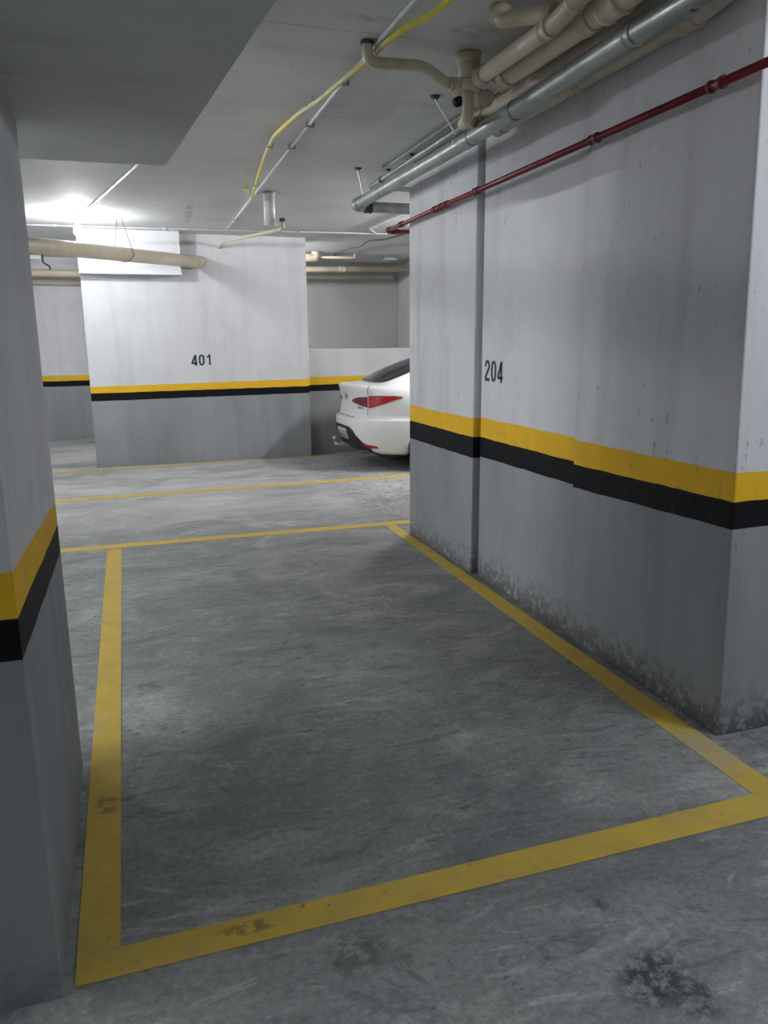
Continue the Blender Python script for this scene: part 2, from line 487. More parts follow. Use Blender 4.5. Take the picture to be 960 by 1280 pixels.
def digit(ch):
    """strokes in a unit box 0.5 wide, 1 high"""
    if ch == '0':
        p = []
        for k in range(29):
            a = 2 * PI * k / 28 + PI / 2
            p.append((.25 + .17 * math.copysign(abs(math.cos(a)) ** .8, math.cos(a)), .5 + .43 * math.copysign(abs(math.sin(a)) ** .75, math.sin(a))))
        return [p]
    if ch == '1': return [[(.30, 0), (.30, 1)], [(.30, .86), (.08, .72)]]
    if ch == '4': return [[(.36, 0), (.36, 1)], [(.34, .93), (.06, .27)], [(.02, .235), (.50, .235)]]
    if ch == '2':
        p = []
        for k in range(15):
            a = PI * (1 - k / 14 * 1.15)
            p.append((.25 + .17 * math.cos(a), .74 + .19 * math.sin(a)))
        p += [(.33, .52), (.16, .30), (.09, .16), (.085, .07)]
        return [[(.08, .68)] + p, [(.03, .07), (.46, .07)]]
    return []

def number(text, place, label):
    mb = MB(); x = 0
    for ch in text:
        for s in digit(ch):
            stroke(mb, s, .148, lambda u, v, d, x=x: place(u + x, v, d))
        x += .60
    o = mb.build('bay_number', M_NUM)
    return tag(o, label, 'number', 'black stencilled bay numbers')

k4 = (1.128 - .868) / 1.62
number('401', lambda u, v, d: (.872 + u * k4, 10.6095 - .0015 * d, 1.288 + v * .142 + .006 * u), 'black number 401 stencilled on the white pillar across the lane')
k2 = (4.63 - 4.375) / 1.70
number('204', lambda u, v, d: (XM - .0006 - .0015 * d, 4.612 - u * k2, 1.338 + v * .133 - .004 * u), 'black number 204 stencilled on the white right wall')

# ------------------------------------------------------------------ pipes
def sleeve(parent, mat, c, axis, r, length, name='coupling', lip=.006):
    a = Vector(axis).normalized(); c = Vector(c)
    mb = MB()
    h = length / 2
    mb.lathe([(r, -h), (r + lip, -h), (r + lip, -h + length * .18), (r + lip * .4, -h + length * .24), (r + lip * .4, h - length * .24), (r + lip, h - length * .18), (r + lip, h), (r, h)], c, a, 24)
    return mb.build(name, mat, parent)

# galvanised main
t = thing('steel_pipe', 'thick galvanised steel pipe slung under the ceiling along the right wall', 'pipe', (1.96, 4.6, 2.70))
MB().tube([(1.96, .2, 2.745), (1.96, 2.85, 2.738), (1.96, 3.6, 2.716), (1.96, 4.6, 2.7025), (1.96, 6.6, 2.701), (3.4, 6.6, 2.701)], .045, 28, .09).build('pipe_run', M_GALV, t)
sleeve(t, M_GALV, (1.96, 6.46, 2.7012), (0, -1, 0), .046, .09, lip=.008)
sleeve(t, M_DARK, (2.08, 6.6, 2.701), (1, 0, 0), .046, .06, lip=.006)
sleeve(t, M_GALV, (1.96, 2.80, 2.7382), (0, -1, 0), .0455, .05, lip=.004)
sleeve(t, M_GALV, (1.96, 4.30, 2.7066), (0, -1, 0), .0455, .10, lip=.003)
sleeve(t, M_GALV, (1.96, 3.75, 2.714), (0, -1, 0), .0455, .012, 'weld_ring', lip=.004)

# thin twin steel lines further up
t = thing('steel_pipe', 'thin steel pipe close under the ceiling above the thick galvanised pipe', 'pipe', (2.16, 6.2, 2.91))
MB().tube([(2.13, 3.72, 2.9), (2.16, 6.8, 2.897), (3.4, 6.8, 2.897)], .021, 18, .05).build('pipe_run', M_GALV, t)
sleeve(t, M_DARK, (2.156, 6.45, 2.8972), (0, -1, 0), .021, .05, lip=.004)
sleeve(t, M_DARK, (2.24, 6.8, 2.897), (1, 0, 0), .021, .05, lip=.004)
t = thing('steel_pipe', 'thinnest steel pipe hard against the ceiling beside the right wall', 'pipe', (2.1, 5.2, 2.92))
MB().tube([(2.07, 3.95, 2.925), (2.09, 6.2, 2.925), (2.09, 6.2, ZC - .0005)], .012, 14, .03).build('pipe_run', M_STEEL, t)

# red sprinkler line
t = thing('sprinkler_pipe', 'dark red fire sprinkler pipe running along the right wall', 'pipe', (2.13, 4.2, 2.49))
ra, rb = Vector((2.13, 6.27, 2.468)), Vector((2.13, .6, 2.512))
MB().tube([(3.4, 6.27, 2.466), ra, rb], .0165, 20, .03).build('pipe_run', M_RED, t)
for y, l in ((5.90, .06), (5.22, .05), (5.12, .05), (5.02, .05), (4.55, .06), (3.30, .06), (2.52, .07), (6.19, .05)):
    f = (6.27 - y) / (6.27 - .6)
    sleeve(t, M_DKRED, ra.lerp(rb, f), (0, -1, 0), .0165, l, lip=.0065)
MB().tube([(2.16, 6.27, 2.467), (2.24, 6.27, 2.467)], .022, 18).build('coupling', M_DKRED, t)

# PVC tee hanging from the ceiling, with its branches
t = thing('drain_tee', 'cream PVC drain tee dropping from the stained ceiling patch', 'pipe fitting', (1.70, 3.75, 2.82))
mb = MB(); mb.tube([(1.70, 3.75, 2.780), (1.70, 3.75, ZC - .0005)], .050, 28); mb.build('body', M_PVC, t)
MB().lathe([(.050, 0), (.056, .0), (.056, .045), (.050, .05)], (1.70, 3.75, 2.775), (0, 0, 1), 28).build('collar', M_PVC, t)
MB().lathe([(.053, 0), (.058, .0), (.058, .05), (.053, .05)], (1.70, 3.75, 2.895), (0, 0, 1), 28).build('collar', M_PVC, t)
MB().tube([(1.70, 3.75, 2.774), (1.70, 3.75, 2.665), (1.75, 3.93, 2.675), (2.02, 4.345, 2.815)], .028, 20, .05).build('outlet', M_PVC, t)
MB().lathe([(.024, 0), (.024, .03), (.018, .04), (.0, .04)], (1.70, 3.85, 2.762), (-.2, 1, 0), 20).build('cap', M_BLACK, t)

t = thing('drain_pipe', 'narrow cream drain pipe bending down from ceiling into the tee', 'pipe', (1.3, 3.75, 2.86), )
MB().tube([(1.187, 3.75, ZC - .0005), (1.189, 3.75, 2.858), (1.47, 3.75, 2.868), (1.585, 3.75, 2.803), (1.649, 3.75, 2.803)], .026, 20, .05).build('pipe_run', M_PVC, t)
MB().lathe([(.0265, 0), (.031, 0), (.030, .015), (.0265, .015)], (1.187, 3.75, ZC - .016), (0, 0, 1), 20).build('ceiling_collar', M_DARK, t)
sleeve(t, M_PVC, (1.625, 3.75, 2.803), (1, 0, 0), .026, .045)

t = thing('drain_pipe', 'cream drain pipe running from the tee towards the camera, topmost of three', 'pipe', (1.735, 3.2, 2.82))
MB().tube([(1.728, 3.698, 2.822), (1.728, 2.98, 2.815), (1.735, 2.75, 2.87), (1.74, 1.0, 2.87)], .037, 24, .08).build('pipe_run', M_PVC, t)
sleeve(t, M_PVC, (1.728, 3.655, 2.822), (0, 1, 0), .037, .07)
sleeve(t, M_PVC, (1.728, 3.05, 2.8155), (0, 1, 0), .037, .07)
sleeve(t, M_PVC, (1.7325, 2.83, 2.851), (0, .97, -.24), .037, .08)

t = thing('drain_pipe', 'capped fat cream drain pipe, middle of three beside the galvanised pipe', 'pipe', (1.80, 3.0, 2.79))
MB().tube([(1.857, 3.70, 2.834), (1.857, 2.80, 2.832), (1.857, 1.0, 2.832)], .053, 28).build('pipe_run', M_PVC, t)
sleeve(t, M_PVC, (1.857, 3.66, 2.834), (0, 1, 0), .053, .10)
sleeve(t, M_PVC, (1.857, 2.95, 2.832), (0, 1, 0), .053, .08)
sleeve(t, M_PVC, (1.857, 2.78, 2.832), (0, 1, 0), .056, .12, lip=.009)

t = thing('drain_pipe', 'cream drain pipe half hidden right behind the galvanised pipe', 'pipe', (1.925, 3.6, 2.76))
MB().tube([(2.03, 4.32, 2.806), (2.03, 3.5, 2.822), (2.03, 1.0, 2.835)], .047, 28).build('pipe_run', M_PVC, t)
sleeve(t, M_PVC, (2.03, 4.26, 2.807), (0, 1, 0), .047, .10)
t = thing('drain_pipe', 'cream drain pipe tight along the top of the right wall', 'pipe', (2.12, 3.2, 2.70))
MB().tube([(2.135, 4.32, 2.772), (2.135, 2.62, 2.776), (2.145, 2.3, 2.84), (2.145, .8, 2.87)], .038, 26, .1).build('pipe_run', M_PVC, t)
sleeve(t, M_PVC, (2.135, 4.26, 2.772), (0, 1, 0), .038, .08)
sleeve(t, M_PVC, (2.135, 3.46, 2.774), (0, 1, 0), .038, .05)
sleeve(t, M_PVC, (2.135, 2.70, 2.776), (0, 1, 0), .038, .09, lip=.010)

t = thing('drain_trap', 'cream PVC drain trap poking out of the ceiling at the top edge', 'pipe fitting', (1.68, 3.05, 2.9))
MB().tube([(1.60, 3.22, ZC - .0005), (1.60, 3.22, 2.895), (1.70, 3.10, 2.88), (1.728, 3.0, 2.86)], .034, 22, .05).build('pipe_run', M_PVC, t)
MB().lathe([(.036, 0), (.046, 0), (.046, .045), (.036, .045)], (1.60, 3.22, 2.895), (0, 0, 1), 24).build('collar', M_PVC, t)
t = thing('drain_elbow', 'dark cream drain elbow tucked between tee and galvanised pipe', 'pipe fitting', (1.80, 3.9, 2.78))
MB().tube([(1.80, 3.93, ZC - .0005), (1.80, 3.93, 2.80), (1.815, 3.78, 2.765)], .040, 24, .07).build('pipe_run', M_PVC, t)
MB().lathe([(.040, 0), (.048, 0), (.048, .06), (.040, .06)], (1.80, 3.93, 2.80), (0, 0, 1), 24).build('collar', M_PVC, t)

# straps carrying the galvanised pipe
def strap(top, bot, label):
    top, bot = Vector(top), Vector(bot)
    t = thing('pipe_hanger', label, 'pipe hanger', top, 'steel strap hangers on the galvanised pipe')
    mb = MB()
    d = bot - top
    w = Vector((.009, .010, 0)); th = Vector((.003, -.003, 0))
    mb.prism([bot - w - th, bot - w + th, bot + w + th, bot + w - th], [top - w - th, top - w + th, top + w + th, top + w - th])
    mb.build('strap', M_STRAP, t)
    mb = MB(); mb.lathe([(.030, 0), (.030, .006), (.014, .012), (.014, .02), (.0, .02)], (top.x, top.y, ZC), (0, 0, -1), 18)
    mb.build('anchor', M_DARK, t)
    mb = MB()
    c = Vector((1.9605, bot.y, 2.7015 + (6.6 - bot.y) * .0068))
    mb.tube([c + Vector((math.cos(a) * .050, 0, math.sin(a) * .050)) for a in [2 * PI * k / 24 for k in range(25)]], .0025, 8)
    mb.build('clamp_ring', M_STRAP, t)
strap((1.915, 6.33, ZC - .018), (1.955, 6.33, 2.755), 'white strap hanger at the far end of the galvanised pipe')
strap((1.80, 4.42, ZC - .018), (1.93, 4.42, 2.755), 'white strap hanger nearest the tee on the galvanised pipe')
def rod(x, y, zb, label):
    t = thing('hanger_rod', label, 'pipe hanger', (x, y, ZC), 'dark rods holding the thin steel pipes')
    MB().tube([(x, y, zb), (x, y, ZC - .0005)], .005, 10).build('rod', M_DARK, t)
    MB().lathe([(.022, 0), (.022, .006), (.008, .012), (0, .012)], (x, y, ZC), (0, 0, -1), 14).build('anchor', M_DARK, t)
rod(2.16, 6.30, 2.919, 'short dark rod at the far end of the thin steel pipe')
rod(2.158, 5.75, 2.919, 'short dark rod midway along the thin steel pipe')

# ceiling conduits
t = thing('conduit', 'straight white conduit running down the middle of the ceiling', 'conduit', (1.24, 6, 2.93))
MB().tube([(1.24, .8, 2.935), (1.231, 3.2, 2.935), (1.229, 4.34, 2.935), (1.262, 6.2, 2.935), (1.344, 9.95, 2.935)], .0105, 14).build('pipe_run', M_COND, t)
for (x, y) in ((1.230, 4.30), (1.243, 5.15), (1.254, 5.75), (1.325, 9.1)):
    mb = MB(); mb.box(x - .026, x + .026, y - .012, y + .012, 2.919, 2.9235); mb.box(x - .026, x - .018, y - .012, y + .012, 2.9235, ZC - .0005); mb.box(x + .018, x + .026, y - .012, y + .012, 2.9235, ZC - .0005)
    mb.build('saddle_clip', M_STEEL, t)
t = thing('conduit_hose', 'yellow corrugated hose looping along the ceiling beside the white conduit', 'conduit', (1.1, 5, 2.93))
hp = [(1.36, .9), (1.35, 2.4), (1.33, 3.2), (1.258, 3.5), (1.206, 4.06), (1.145, 4.48), (1.088, 4.75), (1.060, 5.18), (1.078, 5.70), (1.15, 6.46), (1.212, 7.05)]
def cat(pts, n=8):
    out = []
    for i in range(len(pts) - 1):
        p0, p1, p2, p3 = [Vector(pts[max(0, min(len(pts) - 1, i + d))]) for d in (-1, 0, 1, 2)]
        for k in range(n):
            s = k / n
            out.append(.5 * ((2 * p1) + (-p0 + p2) * s + (2 * p0 - 5 * p1 + 4 * p2 - p3) * s * s + (-p0 + 3 * p1 - 3 * p2 + p3) * s ** 3))
    out.append(Vector(pts[-1])); return out
h3 = cat([(x, y, 2.908) for x, y in hp])
h3 = [p - Vector((0, 0, .022 * math.sin(max(0, min(1, (p.y - 4.2) / 1.2)) * PI))) if p.y < 5.4 else p for p in h3]
MB().tube(h3 + [Vector((1.222, 7.2, 2.90)), Vector((1.222, 7.28, 2.868))], .0135, 14).build('hose', M_HOSE, t)
MB().tube([(1.222, 7.28, 2.870), (1.213, 7.36, 2.850), (1.180, 7.33, 2.90), (1.165, 7.30, ZC - .017)], .014, 14, .03).build('end_fitting', M_HOSE, t)
for (x, y) in ((1.074, 5.62), (1.205, 6.98), (1.116, 4.62)):
    mb = MB(); mb.box(x - .022, x + .022, y - .010, y + .010, 2.889, 2.8925); mb.box(x + .018, x + .022, y - .010, y + .010, 2.8925, ZC - .0005)
    mb.box(x - .022, x - .018, y - .010, y + .010, 2.8925, ZC - .0005)
    mb.build('saddle_clip', M_STEEL, t)
t = thing('conduit', 'white conduit leading across the ceiling to the lit bulb', 'conduit', (0, 8, 2.93))
MB().tube([(.42, 5.6, 2.930), (.233, 6.61, 2.930), (-.290, 9.29, 2.930)], .012, 14).build('pipe_run', M_COND, t)
for (x, y) in ((.07, 7.45), (-.12, 8.43)):
    mb = MB(); mb.lathe([(.012, -.03), (.0155, -.03), (.0155, .03), (.012, .03)], (x, y, 2.930), (-.19, .98, 0), 14); mb.build('coupling', M_CONDG, t)
t = thing('conduit', 'long grey conduit crossing the ceiling from side to side', 'conduit', (1.0, 10.0, 2.93))
MB().tube([(-2.6, 10.2, 2.929), (0, 10.12, 2.929), (1.5, 10.02, 2.929), (3.36, 9.84, 2.929)], .011, 14).build('pipe_run', M_CONDG, t)
for x, y in ((-.62, 10.14), (.62, 10.078), (2.25, 9.947)):
    mb = MB(); mb.lathe([(.013, -.03), (.017, -.03), (.017, .03), (.013, .03)], (x, y, 2.929), (1, -.055, 0), 14); mb.build('coupling', M_CONDG, t)
t = thing('conduit', 'thin white conduit angling over the ceiling beside the red pipe elbow', 'conduit', (3.05, 9, 2.93))
MB().tube([(3.16, 6.9, 2.936), (3.071, 8.3, 2.936), (3.025, 9.55, 2.936), (3.2, 9.85, 2.936)], .009, 12, .05).build('pipe_run', M_COND, t)
tag(MB().tube(cat([(3.75, 8.6, 2.925), (3.60, 9.4, 2.925), (3.43, 10.1, 2.90), (3.32, 10.5, 2.92), (3.30, 10.9, 2.885), (3.30, 11.4, 2.915), (3.36, 12.5, 2.934)], 6), .010, 10).build('cable', M_DARK),
    'dark sagging cable across the ceiling above the white car', 'cable')

# lit bulb, other lamps of the garage and added unseen fill lamps
def lamp(x, y, mat, label, drop=.19):
    t = thing('ceiling_bulb', label, 'lamp', (x, y, ZC), 'bare bulbs on the ceiling')
    MB().lathe([(.055, 0), (.055, .022), (.030, .035), (.030, .085), (.0, .085)], (x, y, ZC), (0, 0, -1), 24).build('socket', M_SOCK, t)
    z = ZC - .085
    pr = [(.018, 0), (.020, .02)]
    for k in range(13):
        a = PI * (.86 - .86 * k / 12)
        pr.append((.046 * math.sin(a) if k < 12 else 0.0, .105 - .046 * math.cos(a) * 1.0 - .03 + .0))
    pr = [(.018, 0), (.022, .02), (.034, .045), (.043, .065), (.046, .085), (.043, .105), (.033, .122), (.018, .131), (0, .133)]
    MB().lathe(pr, (x, y, z), (0, 0, -1), 24).build('bulb', mat, t)
    return t
lamp(-.335, 9.36, emit('lit_bulb_glass', (.96, .98, 1.0), 680), 'lit bare bulb on the ceiling before the pillar marked 401')
def tube_lamp(x, y, length, ang, strength, col, label, drop=0.0):
    t = thing('tube_lamp', label, 'lamp', (x, y, ZC), 'tube lamps out of sight')
    if drop:
        for e in (-.3, .3):
            px, py = x + e * length * math.cos(ang), y + e * length * math.sin(ang)
            MB().tube([(px, py, ZC - drop - .002), (px, py, ZC - .0005)], .005, 8).build('hanging_rod', M_DARK, t)
    d = Vector((math.cos(ang), math.sin(ang), 0)); n = Vector((-d.y, d.x, 0))
    def at(a, b, z): return tuple(Vector((x, y, z)) + d * a + n * b)
    h = length / 2
    MB().prism([at(-h, -.04, 2.87 - drop), at(h, -.04, 2.87 - drop), at(h, .04, 2.87 - drop), at(-h, .04, 2.87 - drop)],
               [at(-h, -.03, ZC - .0005 - drop), at(h, -.03, ZC - .0005 - drop), at(h, .03, ZC - .0005 - drop), at(-h, .03, ZC - .0005 - drop)]).build('housing', M_SOCK, t)
    for e in (-1, 1):
        MB().prism([at(e * (h - .03) - .012, -.012, 2.80 - drop), at(e * (h - .03) + .012, -.012, 2.80 - drop), at(e * (h - .03) + .012, .012, 2.80 - drop), at(e * (h - .03) - .012, .012, 2.80 - drop)],
                   [at(e * (h - .03) - .012, -.012, 2.871 - drop), at(e * (h - .03) + .012, -.012, 2.871 - drop), at(e * (h - .03) + .012, .012, 2.871 - drop), at(e * (h - .03) - .012, .012, 2.871 - drop)]).build('lamp_holder', M_SOCK, t)
    MB().tube([at(-h + .04, 0, 2.815 - drop), at(h - .04, 0, 2.815 - drop)], .018, 16).build('tube', emit('lit_tube_glass', col, strength / length), t)
k_ = .19
tube_lamp(4.3, 8.2, 1.2, PI / 2, 4100 * k_, (1.0, .985, .97), 'lit tube lamp hidden behind the right wall above the car')
tube_lamp(3.6, .7, 1.2, 0, 2300 * k_, (.90, .95, 1.0), 'lit tube lamp behind the camera close to the pale end face')
tube_lamp(1.5, -2.2, 1.2, 0, 480 * k_, (.92, .96, 1.0), 'lit tube lamp behind the camera beside the dark soffit')
tube_lamp(-4.2, 2.25, 1.1, PI / 2, 6480 * k_, (.97, .985, 1.0), 'lit tube lamp out of sight left of the near pillar', .62)
tube_lamp(-4.2, 8.6, 1.2, PI / 2, 4200 * k_, (.96, .98, 1.0), 'added unseen fill lamp behind the near pillar over the far lane')  # unseen lamp added as fill for the lane and the left back wall

tube_lamp(1.75, 11.6, .8, PI / 2, 2300 * k_, (1.0, .99, .97), 'added unseen fill lamp behind the pillar marked 401')  # unseen lamp added to brighten the grey wall past the parapet

# big cream pipe ending in the pillar marked 401, with its wire loop
t = thing('drain_pipe', 'long fat cream pipe slanting over to the pillar marked 401', 'pipe', (0, 9.1, 2.54))
p0, p1 = Vector((-2.0, 6.15, 2.40)), Vector((1.052, 10.609, 2.602))
pa = Vector((-.70, 8.05, 2.478))
MB().tube([pa + (pa - p1) * .75, pa, p1 - (p1 - pa) * .0001], .074, 32).build('pipe_run', M_PVC, t)
ax = (p1 - pa).normalized()
MB().lathe([(.074, 0), (.082, 0), (.082, .06), (.074, .06)], p1 - ax * .11, ax, 32).build('coupling', M_PVC, t)
pc = pa.lerp(p1, .46)
t = thing('wire_loop', 'thin wire loop hanging from the ceiling around the fat cream pipe', 'pipe hanger', (pc.x, pc.y, ZC))
mb = MB()
lp = [Vector((pc.x - .03, pc.y, ZC - .001))]
side = Vector((ax.y, -ax.x, 0)).normalized()
for k in range(13):
    a = PI * 1.0 + PI * k / 12
    lp.append(pc + ax * (-.05 + (.14 * k / 12)) + (side * math.cos(a) + Vector((0, 0, 1)) * math.sin(a)) * .0775)
lp.append(Vector((pc.x + .0, pc.y, ZC - .001)))
mb.tube(lp, .0035, 8); mb.build('wire', M_DARK, t)

# white riser and the small cream line under it
t = thing('vent_pipe', 'stout white pipe hanging straight down from mid ceiling', 'pipe', (1.414, 7.54, ZC))
MB().tube([(1.414, 7.54, 2.652), (1.414, 7.54, ZC - .0005)], .052, 28).build('pipe_run', M_PVCW, t)
MB().lathe([(.052, 0), (.066, 0), (.058, .014), (.052, .014)], (1.414, 7.54, ZC - .0145), (0, 0, 1), 24).build('ceiling_collar', M_CONDG, t)
t = thing('drain_pipe', 'slim cream pipe under the white riser running to the pillar', 'pipe', (1.4, 9, 2.7))
MB().tube([(1.524, 7.50, 2.700), (1.522, 7.50, 2.622), (1.345, 10.40, 2.838), (1.32, 10.609, 2.79)], .019, 18, .04).build('pipe_run', M_PVC, t)
MB().lathe([(.019, 0), (.026, 0), (.026, .03), (0, .03)], (1.524, 7.50, 2.688), (0, 0, 1), 18).build('end_cap', M_DARK, t)
sleeve(t, M_PVC, (1.352, 10.28, 2.829), (-.06, 1, .074), .019, .06)
sleeve(t, M_PVC, (1.512, 7.68, 2.635), (-.06, 1, .074), .019, .06)

# pipes in the far gap on the right
t = thing('drain_elbow', 'fat cream elbow turning up into ceiling beside the pillar edge', 'pipe fitting', (2.95, 12.2, 2.9))
MB().tube([(1.6, 12.2, 2.845), (2.99, 12.2, 2.858), (2.99, 12.2, ZC - .0005)], .062, 26, .06).build('pipe_run', M_PVC, t)
MB().lathe([(.062, 0), (.070, 0), (.070, .035), (.062, .035)], (2.99, 12.2, ZC - .04), (0, 0, 1), 24).build('collar', M_PVC, t)
t = thing('drain_pipe', 'short slim cream pipe running right from the fat elbow', 'pipe', (3.3, 12.2, 2.87))
MB().tube([(3.051, 12.2, 2.868), (3.615, 12.2, 2.872), (3.620, 12.2, ZC - .0005)], .020, 18, .03).build('pipe_run', M_PVC, t)
t = thing('drain_pipe', 'upper of two long cream pipes in the gap above the car', 'pipe', (3.8, 12.6, 2.75))
MB().tube([(1.4, 12.7, 2.690), (4.80, 12.7, 2.775)], .046, 22).build('pipe_run', M_PVC, t)
sleeve(t, M_PVC, (3.55, 12.7, 2.744), (1, 0, .02), .046, .12)
t = thing('drain_pipe', 'lower thinner of two long cream pipes in the gap above the car', 'pipe', (3.8, 13.4, 2.66))
MB().tube([(1.4, 13.2, 2.625), (4.6, 13.2, 2.675)], .035, 20).build('pipe_run', M_PVC, t)
t = thing('junction_box', 'small pale box on the ceiling beam above the far cream pipes', 'junction box', (4.3, 12.4, 2.9))
MB().box(4.16, 4.36, 12.32, 12.44, 2.868, 2.900).build('box', M_PVCW, t, .004)
for x in (4.13, 4.39): MB().box(x - .006, x + .006, 12.37, 12.39, 2.845, ZC - .0005).build('bracket', M_STEEL, t)
MB().box(4.12, 4.40, 12.36, 12.40, 2.901, 2.907).build('crossbar', M_STEEL, t)

# pipes in the far gap on the left
t = thing('drain_pipe', 'cream pipe across the gap left of the pillar under the slanting pipe', 'pipe', (-1, 13.3, 2.66))
MB().tube([(-3.5, 13.3, 2.640), (1.0, 13.3, 2.652)], .055, 24).build('pipe_run', M_PVC, t)
sleeve(t, M_PVC, (-1.35, 13.3, 2.646), (1, 0, 0), .055, .12)
t = thing('drain_pipe', 'dull lower pipe against the wall left of the pillar', 'pipe', (-1, 13.7, 2.55))
MB().tube([(-3.5, 13.8, 2.545), (1.0, 13.8, 2.555)], .04, 20).build('pipe_run', M_PVC, t)
t = thing('pipe_clamp', 'small dark clamp between the pipes left of the pillar', 'pipe hanger', (-1, 13.3, 2.8))
MB().tube([(-1.02, 13.3, ZC - .0005), (-1.02, 13.3, 2.80), (-.93, 13.3, 2.745), (-.93, 13.3, 2.705)], .014, 12, .03).build('rod', M_DARK, t)
MB().box(-1.20, -1.04, 13.24, 13.36, 2.84, 2.90).build('box', M_PVCW, t)

# ------------------------------------------------------------------ car
CX, CY = 2.64, 9.62
car = thing('car', 'white sedan parked behind the far end of the right wall', 'car', (CX, CY, 0))
CL = 4.2
# rear height, front height, rear end, front end, half width, plan exponent
RG = [(.205, .20, .22, 4.02, .77, 4.0), (.25, .22, .12, 4.10, .81, 4.0), (.36, .30, .045, 4.17, .835, 4.0), (.46, .42, .01, 4.20, .855, 3.9), (.56, .54, .0, 4.2, .862, 3.8),
      (.63, .615, .004, 4.18, .862, 3.8), (.645, .63, .010, 4.175, .861, 3.8), (.650, .635, .024, 4.165, .852, 3.8), (.656, .640, .046, 4.155, .846, 3.8), (.70, .67, .062, 4.13, .850, 3.8), (.76, .71, .07, 4.10, .856, 3.8),
      (.83, .76, .08, 4.03, .856, 3.8), (.91, .81, .075, 3.93, .846, 3.8), (.97, .835, .062, 3.86, .828, 3.8), (1.015, .85, .045, 3.82, .806, 3.8),
      (1.045, .862, .043, 3.80, .785, 3.8), (1.060, .872, .060, 3.76, .765, 3.8), (1.066, .885, .10, 3.70, .745, 3.9),
      (1.072, .92, .24, 3.35, .70, 4.2), (1.085, .965, .36, 2.95, .672, 4.4)]
CB = [(1.10, 1.00, .385, 2.90, .665, 4.4), (1.17, 1.10, .52, 2.72, .645, 4.2), (1.25, 1.22, .70, 2.48, .615, 4.0), (1.33, 1.33, .93, 2.22, .58, 3.8), (1.39, 1.395, 1.17, 2.02, .545, 3.6),
      (1.430, 1.435, 1.42, 1.90, .49, 3.2), (1.450, 1.452, 1.60, 1.82, .35, 2.6)]
ALL = RG + CB
def cw(p): return (CX + p[0], CY + p[1], p[2])
def ring(R, m=112):
    zr, zf, ur, uf, hw, n = R
    c, a = (ur + uf) / 2, (uf - ur) / 2
    out = []
    for k in range(m):
        th = 2 * PI * k / m
        # even spacing along the superellipse
        cs, sn = math.cos(th), math.sin(th)
        u = c + a * math.copysign(abs(cs) ** (2 / n), cs); v = hw * math.copysign(abs(sn) ** (2 / n), sn)
        out.append((u, v, zr + (zf - zr) * u / CL))
    return out
def rear(v, w, off=0.0):
    """point of the tail surface at side position v and height w, pushed out by off"""
    def raw(v, w):
        L = ALL
        i = 0
        while i < len(L) - 2 and L[i + 1][0] < w: i += 1
        A, B = L[i], L[i + 1]
        t = max(0, min(1, (w - A[0]) / (B[0] - A[0])))
        ur, uf, hw, n = [A[j] + (B[j] - A[j]) * t for j in (2, 3, 4, 5)]
        c, a = (ur + uf) / 2, (uf - ur) / 2
        q = max(0.0, 1 - min(1, abs(v) / hw) ** n)
        return Vector((c - a * q ** (1 / n), v, w))
    p = raw(v, w)
    if off:
        e = .004
        n = (raw(v + e, w) - raw(v - e, w)).cross(raw(v, w + e) - raw(v, w - e))
        if n.x > 0: n = -n
        p = p + n.normalized() * off
    return p
# body shell, wheel arches cut out
mb = MB()
V = mb.grid([[cw(p) for p in ring(R)] for R in ALL], closed=True)
mb.bm.faces.new(V[0][::-1]); mb.bm.faces.new(V[-1])
body = mb.build('body', M_CAR, car)
cut = MB()
for u in (.98, 3.45):
    for s in (-1, 1):
        cut.lathe([(.345, 0), (.345, .34)], cw((u, s * .58, .30)), (0, s, 0), 40)
cut = cut.build('arch_cutter', None)
md = body.modifiers.new('arch', 'BOOLEAN'); md.object = cut; md.operation = 'DIFFERENCE'; md.solver = 'EXACT'
bpy.context.view_layer.update()
me = bpy.data.meshes.new_from_object(body.evaluated_get(bpy.context.evaluated_depsgraph_get()))
body.modifiers.clear(); body.data = me
if not me.materials: me.materials.append(M_CAR)
bpy.data.objects.remove(cut, do_unlink=True)
for f in me.polygons: f.material_index = 0

def patch(edges, off, name, mat, parent, nv=14, nw=8, th=.006, edge_in=True):
    """a thin panel lying on the tail; edges(s) gives (v, w_low, w_high) for s in 0..1"""
    rows = []; rows2 = []
    for j in range(nw + 1):
        r, r2 = [], []
        for i in range(nv + 1):
            v, lo, hi = edges(i / nv)
            w = lo + (hi - lo) * j / nw
            r.append(cw(rear(v, w, off))); r2.append(cw(rear(v, w, off - th)))
        rows.append(r); rows2.append(r2)
    mb = MB(); A = mb.grid(rows); B = mb.grid([r for r in rows2])
    def rim(a, b):
        for i in range(len(a) - 1):
            try: mb.bm.faces.new([a[i], a[i + 1], b[i + 1], b[i]])
            except ValueError: pass
    rim(A[0], B[0]); rim(A[-1], B[-1]); rim([r[0] for r in A], [r[0] for r in B]); rim([r[-1] for r in A], [r[-1] for r in B])
    return mb.build(name, mat, parent)

def interp(tab, x):
    for a, b in zip(tab, tab[1:]):
        if x <= b[0]:
            t = (x - a[0]) / (b[0] - a[0]); return [a[k] + (b[k] - a[k]) * t for k in range(1, len(a))]
    return list(tab[-1][1:])
# rear window on the slope of the cabin
def win(s):
    v = -.515 + 1.03 * s
    a = abs(v)
    return v, interp([(0, 1.092), (.40, 1.094), (.47, 1.098), (.515, 1.19)], a)[0], interp([(0, 1.42), (.38, 1.40), (.47, 1.34), (.515, 1.25)], a)[0]
patch(win, .004, 'rear_window', M_GLASS, car, 26, 14)
